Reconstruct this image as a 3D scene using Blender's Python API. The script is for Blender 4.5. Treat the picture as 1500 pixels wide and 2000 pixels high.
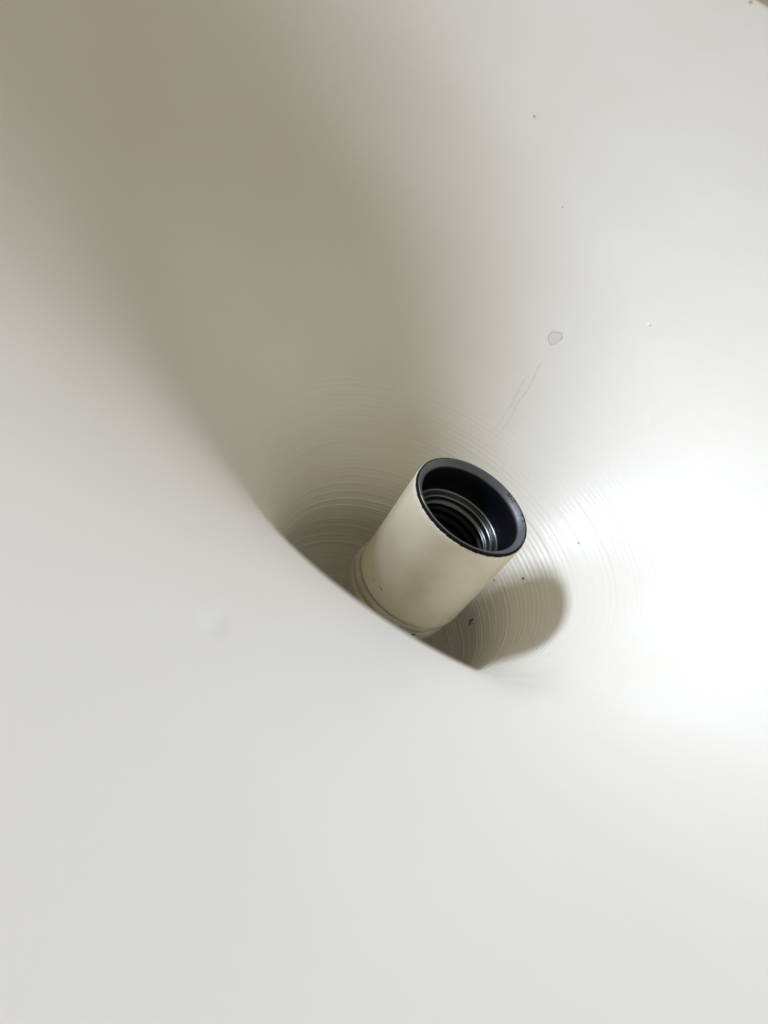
import bpy, bmesh, math, random
import numpy as np
from mathutils import Vector, Matrix

for o in list(bpy.data.objects):
    bpy.data.objects.remove(o)
R = 0.02                                   # radius of the lamp holder, metres
scene = bpy.context.scene
COL = scene.collection
rad = math.radians

# ------------------------------------------------------------------ camera
cam_d = bpy.data.cameras.new('camera')
cam = bpy.data.objects.new('camera', cam_d)
COL.objects.link(cam)
pos = Vector((-9.51603826, 0.0, 6.59156976)) * R
right = Vector((0.45228217, -0.77463985, 0.44201125))
up = Vector((0.45285031, 0.62641958, 0.63444866))
fwd = Vector((0.76835372, 0.08678488, -0.6341143))
cam.matrix_world = Matrix(((right.x, up.x, -fwd.x, pos.x), (right.y, up.y, -fwd.y, pos.y),
                           (right.z, up.z, -fwd.z, pos.z), (0, 0, 0, 1)))
cam_d.sensor_fit = 'VERTICAL'
cam_d.sensor_height = 36.0
cam_d.lens = 26.0
cam_d.clip_start = 0.005
cam_d.clip_end = 50
cam_d.dof.use_dof = True
cam_d.dof.focus_distance = 11.2 * R
cam_d.dof.aperture_fstop = 9.0
scene.camera = cam

# ------------------------------------------------------------------ room light
world = bpy.data.worlds.new('World')
scene.world = world
world.use_nodes = True
bg = world.node_tree.nodes['Background']
bg.inputs['Color'].default_value = (1.0, 0.885, 0.63, 1)     # warm walls of the room
bg.inputs['Strength'].default_value = 0.285

def window_light(name, az, el, dist, w, h, power, color):
    d = bpy.data.lights.new(name, 'AREA')
    d.shape = 'RECTANGLE'; d.size = w; d.size_y = h
    d.energy = power; d.color = color
    o = bpy.data.objects.new(name, d)
    COL.objects.link(o)
    v = Vector((math.cos(rad(el)) * math.cos(rad(az)), math.cos(rad(el)) * math.sin(rad(az)), math.sin(rad(el))))
    o.location = v * dist
    o.rotation_euler = v.to_track_quat('Z', 'Y').to_euler()
    return o
window_light('window_light', 96.0, 26.8, 0.72, 0.17, 0.15, 6.8, (0.875, 0.955, 1.13))

scene.view_settings.view_transform = 'Standard'
scene.view_settings.look = 'None'
scene.view_settings.exposure = 0.0
scene.view_settings.gamma = 1.0
scene.cycles.max_bounces = 14
scene.cycles.diffuse_bounces = 10

# ------------------------------------------------------------------ materials
def material(name, base, rough=0.5, spec=0.5, metal=0.0):
    m = bpy.data.materials.new(name)
    m.use_nodes = True
    b = m.node_tree.nodes['Principled BSDF']
    b.inputs['Base Color'].default_value = (*base, 1)
    b.inputs['Roughness'].default_value = rough
    b.inputs['Specular IOR Level'].default_value = spec
    b.inputs['Metallic'].default_value = metal
    return m, m.node_tree.nodes, m.node_tree.links, b

def noise(n, l, scale, detail=3.0, coord='Object', rough=0.5):
    tc = n.new('ShaderNodeTexCoord')
    t = n.new('ShaderNodeTexNoise')
    t.inputs['Scale'].default_value = scale
    t.inputs['Detail'].default_value = detail
    t.inputs['Roughness'].default_value = rough
    l.new(tc.outputs[coord], t.inputs['Vector'])
    return t

def ramp(n, l, src, stops):
    r = n.new('ShaderNodeValToRGB')
    e = r.color_ramp.elements
    while len(e) < len(stops): e.new(0.5)
    for i, (p, c) in enumerate(stops):
        e[i].position = p
        e[i].color = (*c, 1) if len(c) == 3 else c
    l.new(src, r.inputs['Fac'])
    return r

def bump(n, l, b, src, strength, dist):
    k = n.new('ShaderNodeBump')
    k.inputs['Strength'].default_value = strength
    k.inputs['Distance'].default_value = dist
    l.new(src, k.inputs['Height'])
    l.new(k.outputs['Normal'], b.inputs['Normal'])

# white enamel of the shade
M_shade, n, l, b = material('white_enamel', (0.80, 0.78, 0.71), 0.36, 0.45)
nz = noise(n, l, 26, 4)
r_ = ramp(n, l, nz.outputs['Fac'], [(0.30, (0.815, 0.79, 0.715)), (0.70, (0.84, 0.82, 0.755))])
l.new(r_.outputs['Color'], b.inputs['Base Color'])
nr = noise(n, l, 60, 3)
rr_ = ramp(n, l, nr.outputs['Fac'], [(0.3, (0.33,) * 3), (0.7, (0.42,) * 3)])
l.new(rr_.outputs['Color'], b.inputs['Roughness'])
peel = noise(n, l, 1300, 2)
bump(n, l, b, peel.outputs['Fac'], 0.10, 0.0004)

# aged cream plastic sleeve
M_cream, n, l, b = material('cream_sleeve', (0.66, 0.60, 0.44), 0.42, 0.4)
nz = noise(n, l, 55, 5)
r_ = ramp(n, l, nz.outputs['Fac'], [(0.28, (0.66, 0.595, 0.43)), (0.5, (0.77, 0.72, 0.575)), (0.75, (0.81, 0.775, 0.66))])
l.new(r_.outputs['Color'], b.inputs['Base Color'])
fine = noise(n, l, 1400, 3)
bump(n, l, b, fine.outputs['Fac'], 0.10, 0.0002)

M_collar, n, l, b = material('grey_collar', (0.52, 0.49, 0.40), 0.5, 0.4)
nz = noise(n, l, 160, 5)
r_ = ramp(n, l, nz.outputs['Fac'], [(0.3, (0.44, 0.41, 0.33)), (0.7, (0.58, 0.555, 0.47))])
l.new(r_.outputs['Color'], b.inputs['Base Color'])

M_black, n, l, b = material('black_bakelite', (0.085, 0.093, 0.105), 0.42, 1.0)
nz = noise(n, l, 420, 5)
r_ = ramp(n, l, nz.outputs['Fac'], [(0.3, (0.36,) * 3), (0.75, (0.56,) * 3)])
l.new(r_.outputs['Color'], b.inputs['Roughness'])
bump(n, l, b, nz.outputs['Fac'], 0.25, 0.00025)

M_bore, n, l, b = material('black_bore', (0.003, 0.0035, 0.006), 0.5, 0.14)
M_edge, n, l, b = material('raw_black_edge', (0.010, 0.009, 0.008), 0.85, 0.15)

M_steel, n, l, b = material('zinc_steel', (0.25, 0.275, 0.275), 0.30, 0.5, 1.0)
nz = noise(n, l, 500, 4)
r_ = ramp(n, l, nz.outputs['Fac'], [(0.3, (0.30,) * 3), (0.75, (0.38,) * 3)])
l.new(r_.outputs['Color'], b.inputs['Roughness'])

M_shaded_steel, n, l, b = material('shaded_steel', (0.035, 0.037, 0.036), 0.45, 0.4, 0.6)  # shell steel painted darker for the shade deep in the holder
M_brass, n, l, b = material('dull_brass', (0.40, 0.30, 0.12), 0.4, 0.5, 1.0)
M_lint, n, l, b = material('black_lint', (0.012, 0.010, 0.009), 0.9, 0.1)
M_grey_dust, n, l, b = material('grey_dust', (0.20, 0.18, 0.155), 0.9, 0.1)
M_scuff, n, l, b = material('brown_scuff', (0.20, 0.14, 0.065), 0.7, 0.2)
M_paint, n, l, b = material('white_paint_lump', (0.83, 0.825, 0.80), 0.30, 0.5)
M_mark, n, l, b = material('dried_water_mark', (0.56, 0.545, 0.50), 0.5, 0.3)
M_mark_pale, n, l, b = material('dried_water_film', (0.75, 0.73, 0.665), 0.42, 0.4)
M_chip, n, l, b = material('brown_chip', (0.38, 0.31, 0.20), 0.8, 0.2)

M_table, n, l, b = material('pale_table', (0.50, 0.46, 0.34), 0.55, 0.3)
nz = noise(n, l, 7, 6)
r_ = ramp(n, l, nz.outputs['Fac'], [(0.3, (0.70, 0.66, 0.53)), (0.7, (0.76, 0.72, 0.60))])
l.new(r_.outputs['Color'], b.inputs['Base Color'])

# ------------------------------------------------------------------ helpers
def link(name, me, mat, parent=None, smooth=True):
    me.name = name
    o = bpy.data.objects.new(name, me)
    COL.objects.link(o)
    me.materials.append(mat)
    if smooth:
        me.polygons.foreach_set('use_smooth', [True] * len(me.polygons))
    if parent: o.parent = parent
    return o

def grid_mesh(V, closed_u=True, closed_v=False, flip=False):
    """V: (rows, cols, 3) array; cols run round the axis."""
    rows, cols = V.shape[:2]
    i = np.arange(rows if closed_v else rows - 1)[:, None]
    j = np.arange(cols if closed_u else cols - 1)[None, :]
    i2 = (i + 1) % rows; j2 = (j + 1) % cols
    q = np.stack([i * cols + j, i * cols + j2, i2 * cols + j2, i2 * cols + j], -1).reshape(-1, 4)
    if flip: q = q[:, ::-1]
    me = bpy.data.meshes.new('m')
    me.vertices.add(rows * cols)
    me.vertices.foreach_set('co', V.reshape(-1).astype(np.float32))
    me.loops.add(q.size)
    me.loops.foreach_set('vertex_index', q.reshape(-1).astype(np.int32))
    me.polygons.add(len(q))
    me.polygons.foreach_set('loop_start', np.arange(0, q.size, 4, dtype=np.int32))
    me.polygons.foreach_set('loop_total', np.full(len(q), 4, dtype=np.int32))
    me.update(calc_edges=True)
    me.validate()
    return me

def lathe(prof, seg=160, closed=False, wobble=None):
    """prof: list of (r, z) in holder radii; returns a mesh in metres."""
    p = np.array(prof, float)
    ph = np.linspace(0, 2 * np.pi, seg, endpoint=False)
    r = np.repeat(p[:, 0:1], seg, 1); z = np.repeat(p[:, 1:2], seg, 1)
    if wobble is not None: r, z = wobble(r, z, ph[None, :])
    V = np.stack([r * np.cos(ph), r * np.sin(ph), z], -1) * R
    return grid_mesh(V, True, closed)

def arc(cx, cz, r, a0, a1, k):
    return [(cx + r * math.cos(rad(a0 + (a1 - a0) * i / k)), cz + r * math.sin(rad(a0 + (a1 - a0) * i / k))) for i in range(k + 1)]

# ------------------------------------------------------------------ table the lamp stands on
bm = bmesh.new()
bmesh.ops.create_grid(bm, x_segments=8, y_segments=8, size=1.1)
me = bpy.data.meshes.new('m'); bm.to_mesh(me); bm.free()
table = link('table_top', me, M_table)
table.location = (0, 0, -4.5 * R)
table['kind'] = 'structure'

# ------------------------------------------------------------------ the lamp
lamp = bpy.data.objects.new('pendant_lamp', None)
COL.objects.link(lamp)
lamp.location = (0, 0, 0)
lamp.empty_display_size = 0.02
lamp['label'] = 'white trumpet shaped metal lampshade with a cream lamp holder standing in its ringed throat'
lamp['category'] = 'lamp'

# shade profile: angle of the wall to the axis along its length
KS = [0, 1, 2, 3, 4, 5, 7, 10, 22]
KA = [0, 18.5, 32.5, 39.5, 40, 45, 54, 59, 64]
R_RIM = 14.33
s = np.linspace(0, 21, 3501)
a = np.radians(np.interp(s, KS, KA))
w = np.hanning(205); w /= w.sum()
a = np.convolve(np.pad(a, 102, mode='edge'), w, 'valid')
ds = s[1] - s[0]
r_in = 1.944 + np.concatenate([[0], np.cumsum(np.sin(a[:-1]) * ds)])
z_in = -2.845 + np.concatenate([[0], np.cumsum(np.cos(a[:-1]) * ds)])

# dense rows where the spinning rings are, sparse rows beyond
s_rows = np.concatenate([np.arange(0, 5.6, 0.0105), np.linspace(5.62, 21, 170)])
pr = np.interp(s_rows, s, r_in); pz = np.interp(s_rows, s, z_in); pa = np.interp(s_rows, s, a)
keep = pr < R_RIM
s_rows, pr, pz, pa = s_rows[keep], pr[keep], pz[keep], pa[keep]
# rounded floor of the throat, below the wall
k = 150
t_ = np.linspace(1, 0, k, endpoint=False)
fz = pz[0] - 1.35 * t_
fr = pr[0] - 0.14 * t_ - 0.72 * t_ ** 2.2
ft_r, ft_z = np.gradient(fr), np.gradient(fz)
fa = np.arctan2(ft_r, ft_z)
fs = -np.cumsum(np.hypot(ft_r, ft_z)[::-1])[::-1]
pr = np.concatenate([fr, pr]); pz = np.concatenate([fz, pz]); pa = np.concatenate([fa, pa]); s_rows = np.concatenate([fs, s_rows])

SEG = 384
PH = np.linspace(0, 2 * np.pi, SEG, endpoint=False)
rng = np.random.default_rng(11)
disp = np.zeros((len(s_rows), SEG))
c = -1.7
while c < 5.2:
    step = rng.uniform(0.068, 0.098)
    c += step
    width = rng.uniform(0.020, 0.034)
    fade = 1.0 if c < 2.2 else max(0.0, 1 - (c - 2.2) / 2.0) ** 1.2
    fade *= 1.0 + 0.7 * max(0, 1 - abs(c - 0.4) / 0.9)
    amp = rng.uniform(0.45, 1.0) * 0.0070 * fade
    if amp < 2e-5: continue
    # each tool mark swells and fades round the turn and spirals a little
    g = 1 + 0.35 * np.sin(PH + rng.uniform(0, 6.3)) + 0.25 * np.sin(2 * PH + rng.uniform(0, 6.3)) + 0.18 * np.sin(5 * PH + rng.uniform(0, 6.3))
    cc = c + 0.004 * np.sin(PH + rng.uniform(0, 6.3)) + 0.002 * np.sin(3 * PH + rng.uniform(0, 6.3))
    disp += amp * np.clip(g, 0.1, 2)[None, :] * np.exp(-((s_rows[:, None] - cc[None, :]) / width) ** 2)
# very slight hand-spun unevenness of the wide flare
disp += 0.006 * np.sin(2 * PH + 0.7)[None, :] * np.clip((s_rows[:, None] - 3) / 6, 0, 1)

rr = pr[:, None] - np.cos(pa)[:, None] * disp
zz = pz[:, None] + np.sin(pa)[:, None] * disp
inner = np.stack([rr * np.cos(PH), rr * np.sin(PH), zz], -1)
# rim: eases flat, then rolls outward and back under
rim_r, rim_z = pr[-1], pz[-1]
a_end = pa[-1]
rim = []
br, bz, ang = rim_r, rim_z, a_end
for i in range(34):
    ang = a_end + (math.pi * 1.02 - a_end) * ((i + 1) / 34) ** 1.1
    br += 0.035 * math.sin(ang); bz += 0.035 * math.cos(ang)
    rim.append((br, bz))
T = 0.05
outer = [(br - 0.05, bz - 0.01)]
sel = np.linspace(len(pr) - 1, 0, 90).astype(int)
for i in sel:
    outer.append((pr[i] + T * math.cos(pa[i]), pz[i] - T * math.sin(pa[i])))
# neck cap that stands on the table
outer += [(0.9, -4.36), (0.50, -4.40), (0.30, -4.40)]
rest = np.array(rim + outer)
V2 = np.stack([rest[:, 0:1] * np.cos(PH), rest[:, 0:1] * np.sin(PH), np.repeat(rest[:, 1:2], SEG, 1)], -1)
V = np.concatenate([inner, V2], 0) * R
shade = link('shade', grid_mesh(V, True, False, flip=True), M_shade, lamp)
shade['label'] = 'white enamelled flared shade with fine spinning rings round its throat'
TX, TY = -0.0471, 0.0350
PIV = Vector((0, 0, -2.3 * R))
ROT = Matrix.Rotation(TY, 4, 'Y') @ Matrix.Rotation(TX, 4, 'X')
OFF = Vector((-0.341, 0.2446, 0)) * R        # the holder stands a little off the middle of the throat
MS = Matrix.Translation(PIV + OFF) @ ROT @ Matrix.Translation(-PIV)
shade.matrix_local = MS

# a point of the inner wall: azimuth (degrees), radius (holder radii) -> position, normal (shade space)
def wall(azd, r):
    i = int(np.searchsorted(pr, r)); i = min(max(i, 1), len(pr) - 1)
    t = (r - pr[i - 1]) / (pr[i] - pr[i - 1] + 1e-12)
    z = pz[i - 1] + t * (pz[i] - pz[i - 1]); al = pa[i]
    cz, sz = math.cos(rad(azd)), math.sin(rad(azd))
    return (Vector((r * cz, r * sz, z)) * R,
            Vector((-math.cos(al) * cz, -math.cos(al) * sz, math.sin(al))),
            Vector((math.sin(al) * cz, math.sin(al) * sz, math.cos(al))),      # outward along the wall
            Vector((-sz, cz, 0)))                                               # round the wall

# ------------------------------------------------------------------ lamp holder
def jag(r, z, ph):
    return r, z
body = [(0.30, -2.9), (0.60, -2.9), (0.60, -2.04), (0.94, -2.03), (0.962, -0.10), (0.95, -0.05), (0.86, -0.105)]
body += [(0.852, -0.12), (0.842, -0.30), (0.832, -0.56), (0.80, -0.60), (0.70, -0.61), (0.695, -1.9), (0.2, -1.92), (0.01, -1.92)]
holder = link('lamp_holder', lathe(body, 200), M_bore, lamp)
holder['label'] = 'black lamp holder in a cream sleeve'
m_ = holder.modifiers.new('edge', 'EDGE_SPLIT'); m_.split_angle = rad(38)
rim_ring = link('rim_ring', lathe([(0.965, -0.05), (0.966, -0.010), (0.958, -0.001), (0.94, 0.0), (0.905, -0.030), (0.872, -0.066), (0.866, -0.074), (0.863, -0.10), (0.861, -0.118)], 240), M_black, holder)
rim_ring['label'] = 'grey black moulded rim of the holder mouth'
m_ = rim_ring.modifiers.new('edge', 'EDGE_SPLIT'); m_.split_angle = rad(35)

# raw, ragged black band at the top of the holder, above the sleeve
def ragged(r, z, ph):
    g = 0.004 * np.sin(ph * 37 + 1) + 0.004 * np.sin(ph * 61 + 2) + 0.003 * np.sin(ph * 113)
    m = (z < -0.03)
    return r, z + m * g
edge = link('edge_band', lathe([(0.972, -0.085), (0.985, -0.07), (0.985, -0.012), (0.975, -0.004), (0.966, -0.006)], 360, wobble=ragged), M_edge, holder)

# cream sleeve, a thin tube slightly wider at its mouth
def chipped(r, z, ph):
    g = 0.003 * np.sin(ph * 29) + 0.003 * np.sin(ph * 53 + 1) + 0.004 * np.sin(ph * 97 + 2)
    return r, z + (z > -0.08) * g
sl = [(0.972, -0.15), (0.978, -0.062), (0.992, -0.052), (1.001, -0.066), (1.001, -0.15)]
sl += [(1.001 - 0.022 * t, -0.15 - 1.83 * t) for t in np.linspace(0.05, 1, 24)]
sl += [(0.976, -2.03), (0.966, -2.06), (0.950, -2.075), (0.93, -2.07)]
sleeve = link('sleeve', lathe(sl, 360, wobble=chipped), M_cream, holder)
sleeve['label'] = 'aged cream plastic sleeve'

# stacked rings of the base collar, which sits square to the shade and so a little off the holder axis
for prof in ([(0.80, -2.095), (0.94, -2.098), (0.962, -2.108), (0.974, -2.135), (0.976, -2.19), (0.966, -2.212), (0.94, -2.218), (0.80, -2.22)],
             [(0.80, -2.245), (0.955, -2.247), (0.980, -2.262), (0.990, -2.31), (0.988, -2.44), (0.970, -2.475), (0.90, -2.485), (0.70, -2.49)]):
    q = link('collar_ring', lathe(prof, 200), M_collar, holder)
    q.location = Vector((-0.018, 0.055, 0)) * R
q.name = 'collar_ring.001'
stem = link('stem', lathe([(0.72, -2.47), (0.66, -3.6), (0.62, -4.2), (0.60, -4.34)], 96), M_edge, holder)

# threaded steel shell: flared lip, then rolled turns
sh = [(0.835, -0.565), (0.825, -0.545)] + arc(0.775, -0.560, 0.030, 60, 180, 8)
sh += [(0.742, -0.60), (0.735, -0.62)] + arc(0.700, -0.625, 0.030, 70, 180, 7)
sh += [(0.668, -0.66), (0.662, -0.70)] + arc(0.640, -0.735, 0.022, 70, 200, 7) + [(0.625, -0.79)]
shell = link('screw_shell', lathe(sh, 200), M_steel, holder)
# turns of thread below the lip, the shade down there put into their colour
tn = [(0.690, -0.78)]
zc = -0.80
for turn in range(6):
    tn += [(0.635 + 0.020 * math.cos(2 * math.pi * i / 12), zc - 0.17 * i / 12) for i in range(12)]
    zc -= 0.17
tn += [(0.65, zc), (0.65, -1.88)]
link('thread', lathe(tn, 160), M_shaded_steel, holder)
shell['label'] = 'steel screw shell deep in the holder'
# centre contact tongue
bm = bmesh.new()
bmesh.ops.create_cone(bm, cap_ends=True, segments=24, radius1=0.16 * R, radius2=0.12 * R, depth=0.10 * R)
bmesh.ops.bevel(bm, geom=[e for e in bm.edges if len(e.link_faces) == 2 and e.calc_face_angle() > 0.6], offset=0.02 * R, segments=2, affect='EDGES')
me = bpy.data.meshes.new('m'); bm.to_mesh(me); bm.free()
ct = link('contact', me, M_brass, holder); ct.location = (0, 0, -1.86 * R)

# raised marks moulded into the rim face (worn strokes of figures)
def rim_point(azd, rho):
    z = np.interp(rho, [0.868, 0.905, 0.94, 0.958], [-0.070, -0.030, 0.0, 0.0])
    return Vector((rho * math.cos(rad(azd)), rho * math.sin(rad(azd)), z + 0.003)) * R

def tube(pts, rad_, seg=6, taper=True):
    pts = [Vector(p) for p in pts]
    rows = []
    for i, p in enumerate(pts):
        t = (pts[min(i + 1, len(pts) - 1)] - pts[max(i - 1, 0)]).normalized()
        u = t.orthogonal().normalized(); v = t.cross(u)
        f = 1.0
        if taper and (i == 0 or i == len(pts) - 1): f = 0.25
        rows.append([p + (u * math.cos(2 * math.pi * k_ / seg) + v * math.sin(2 * math.pi * k_ / seg)) * rad_ * f for k_ in range(seg)])
    return np.array([[list(c_) for c_ in row] for row in rows])

def join_meshes(Vs, flip=False):
    verts, faces = [], []
    for V_ in Vs:
        o_ = len(verts); rows_, cols_ = V_.shape[:2]
        verts += [tuple(x) for x in V_.reshape(-1, 3)]
        for i in range(rows_ - 1):
            for j in range(cols_):
                faces.append((o_ + i * cols_ + j, o_ + i * cols_ + (j + 1) % cols_, o_ + (i + 1) * cols_ + (j + 1) % cols_, o_ + (i + 1) * cols_ + j))
        faces.append(tuple(o_ + j for j in range(cols_))[::-1])
        faces.append(tuple(o_ + (rows_ - 1) * cols_ + j for j in range(cols_)))
    me_ = bpy.data.meshes.new('m')
    me_.from_pydata(verts, [], faces)
    me_.update()
    return me_
strokes = [
    [(-8.6, 0.955), (-10.0, 0.957), (-11.0, 0.950)],
    [(-21.0, 0.957), (-21.3, 0.935), (-22.6, 0.912), (-24.6, 0.912), (-25.4, 0.928), (-24.4, 0.940)],
    [(-30.6, 0.955), (-31.6, 0.930), (-31.0, 0.905)], [(-29.0, 0.905), (-27.3, 0.915), (-26.8, 0.930)],
    [(-42.4, 0.958), (-44.0, 0.950), (-45.0, 0.938)], [(-45.3, 0.905), (-45.8, 0.898)],
    [(-48.4, 0.920), (-49.0, 0.945), (-50.2, 0.950), (-51.2, 0.938), (-50.6, 0.922), (-49.2, 0.918)],
    [(-56.0, 0.955), (-57.6, 0.945), (-58.2, 0.928), (-57.6, 0.912)],
]
marks = link('moulded_mark', join_meshes([tube([rim_point(*p) for p in st], 0.0075 * R) for st in strokes]), M_edge, holder)
marks['label'] = 'worn raised figures moulded into the black rim'

# brown scuffs on the sleeve
def sleeve_point(azd, z):
    rho = 1.001 - 0.022 * (-z - 0.15) / 1.83 + 0.0005
    return Vector((rho * math.cos(rad(azd)), rho * math.sin(rad(azd)), z)) * R
def scuff(pts, w):
    me_ = join_meshes([tube([sleeve_point(*p) for p in pts], w * R)])
    o = link('scuff', me_, M_scuff, holder)
    # squash the stroke against the sleeve so that it reads as a nick
    return o
scuff([(150.2, -1.78), (151.4, -1.80), (152.3, -1.83)], 0.006)
scuff([(159.5, -1.755), (161.0, -1.77), (163.4, -1.775), (164.6, -1.79)], 0.006)
scuff([(-136.8, -1.725), (-135.2, -1.73)], 0.004)

# ------------------------------------------------------------------ marks on the enamel (parts of the shade)
def patch(name, azd, r, outline, mat, lift=0.004):
    """a thin film following the wall: outline in (round, outward) holder radii about the point"""
    P0, N0, O0, C0 = wall(azd, r)
    bm_ = bmesh.new()
    vs = []
    for (u, v) in outline:
        p, nn, oo, cc = wall(azd + math.degrees(u / r), r + v * 0.86)
        vs.append(bm_.verts.new(p + nn * lift * R))
    ctr = bm_.verts.new(wall(azd, r)[0] + N0 * lift * 1.5 * R)
    for i in range(len(vs)):
        bm_.faces.new((vs[i], vs[(i + 1) % len(vs)], ctr))
    bmesh.ops.recalc_face_normals(bm_, faces=bm_.faces)
    me_ = bpy.data.meshes.new('m'); bm_.to_mesh(me_); bm_.free()
    return link(name, me_, mat, shade)

def wall_tube(name, pts, w, mat, parent=None):
    rows = [wall(az_, r_2)[0] + wall(az_, r_2)[1] * 0.003 * R for az_, r_2 in pts]
    return link(name, join_meshes([tube(rows, w * R)]), mat, parent or shade)

# dried drop: film with a darker uneven outline and a dot of dirt, faint runs below it
blob = []
for i in range(28):
    t = 2 * math.pi * i / 28
    q_ = 0.105 * (1 + 0.12 * math.cos(2 * t + 0.6) + 0.08 * math.sin(3 * t + 1.0))
    blob.append((q_ * math.cos(t), q_ * math.sin(t) * 1.25))
patch('water_mark', 4.66, 4.472, blob, M_mark_pale)
edge_pts = [(4.66 + math.degrees(u / 4.472), 4.472 + v * 0.86) for u, v in blob]
wall_tube('mark_outline', edge_pts[-8:] + edge_pts[:15], 0.007, M_mark)
wall_tube('mark_outline', edge_pts[19:21], 0.022, M_mark)
rr5 = random.Random(5)
run = [(3.85 - 0.13 * i + 0.22 * math.sin(i * 0.9) + rr5.uniform(-0.12, 0.12), 4.117 - i * 0.07) for i in range(17)]
wall_tube('dried_run', run, 0.0028, M_mark_pale)
run = [(5.2 - 0.12 * i + 0.15 * math.sin(i * 0.7) + rr5.uniform(-0.12, 0.12), 3.90 - i * 0.08) for i in range(12)]
wall_tube('dried_run', run, 0.0024, M_mark_pale)

def lump(name, azd, r, sx, sy, h, mat, parent, seed=0, off=0.0):
    rg = random.Random(seed)
    P0, N0, O0, C0 = wall(azd, r)
    bm_ = bmesh.new()
    bmesh.ops.create_icosphere(bm_, subdivisions=2, radius=1.0)
    for v in bm_.verts:
        k_ = 1 + 0.22 * math.sin(3 * v.co.x + seed) * math.cos(2.5 * v.co.y + seed * 2) + rg.uniform(-0.05, 0.05)
        v.co = Vector((v.co.x * sx * k_, v.co.y * sy * k_, v.co.z * h)) * R
    me_ = bpy.data.meshes.new('m'); bm_.to_mesh(me_); bm_.free()
    o = link(name, me_, mat)
    Mloc = Matrix(((C0.x, O0.x, N0.x, 0), (C0.y, O0.y, N0.y, 0), (C0.z, O0.z, N0.z, 0), (0, 0, 0, 1)))
    Mw = Matrix.Translation(P0 + N0 * off * R) @ Mloc
    if parent:
        o.parent = parent; o.matrix_local = Mw
    else:
        o.matrix_world = MS @ Mw
    return o
lump('paint_lump', 180.0, 7.529, 0.050, 0.040, 0.015, M_paint, shade, 3)['label'] = 'small raised lump of white paint'
lump('paint_lump', -9.6, 5.495, 0.035, 0.028, 0.016, M_paint, shade, 5)
wall_tube('scratch', [(-24.45, 4.41), (-26.3, 4.40), (-28.1, 4.389)], 0.006, M_paint)
lump('rim_chip', 7.0, 14.2, 0.045, 0.09, 0.015, M_chip, shade, 9)['label'] = 'brown chip in the enamel near the rim'

# ------------------------------------------------------------------ specks lying in the shade (things of their own)
def thing(o, label, cat, group=None):
    o['label'] = label; o['category'] = cat
    if group: o['group'] = group
    return o
G = 'dark specks lying in the shade'
o = lump('dust_speck', -51.7, 2.294, 0.018, 0.026, 0.012, M_lint, None, 1, 0.01)
thing(o, 'black dust speck in the shadow of the lamp holder, near its upper edge', 'speck', G)
o = lump('dust_speck', 25.8, 7.86, 0.017, 0.017, 0.012, M_grey_dust, None, 2, 0.01)
thing(o, 'dark dust speck alone on the pale upper right of the shade', 'speck', G)
o = lump('dust_speck', -48.8, 2.896, 0.013, 0.015, 0.010, M_grey_dust, None, 4, 0.01)
thing(o, 'grey dust speck on the brightest wall just above the holder shadow', 'speck', G)
o = lump('dust_speck', -43.0, 2.098, 0.013, 0.016, 0.010, M_scuff, None, 6, 0.01)
thing(o, 'tiny brown speck close against the right side of the cream sleeve', 'speck', G)
o = lump('dust_speck', 16.4, 6.455, 0.014, 0.012, 0.010, M_grey_dust, None, 7, 0.006)
thing(o, 'faint tiny speck on the upper wall between lone dark speck and water mark', 'speck', G)

# curled black fibre on the floor of the throat, in the shadow
pts = []
for t in np.linspace(0, 1, 9):
    p, nn, oo, cc = wall(-54.6 + 1.6 * math.sin(t * 2.6), 1.947 + 0.010 * t)
    q_ = p + nn * (0.010 + 0.015 * math.sin(t * math.pi)) * R
    pts.append(q_)
base = pts[4].copy()
fib = link('black_fibre', join_meshes([tube([p - base for p in pts], 0.011 * R)]), M_lint)
fib.matrix_world = MS @ Matrix.Translation(base)
thing(fib, 'short curled black fibre clinging to the shadowed wall beside the lamp holder base', 'fibre')

# black crumb on the collar ring
bm = bmesh.new()
bmesh.ops.create_icosphere(bm, subdivisions=2, radius=1.0)
for v in bm.verts:
    k_ = 1 + 0.25 * math.sin(4 * v.co.x + 1)
    v.co = Vector((v.co.x * 0.016 * k_, v.co.y * 0.04 * k_, v.co.z * 0.022)) * R
me = bpy.data.meshes.new('m'); bm.to_mesh(me); bm.free()
cr = link('black_crumb', me, M_lint)
cz_ = -2.29
cr.location = Vector((0.962 * math.cos(rad(-143)), 0.962 * math.sin(rad(-143)), cz_)) * R
cr.rotation_euler = (0.3, 0, rad(-143))
thing(cr, 'black crumb stuck to the collar at the foot of the lamp holder', 'crumb')
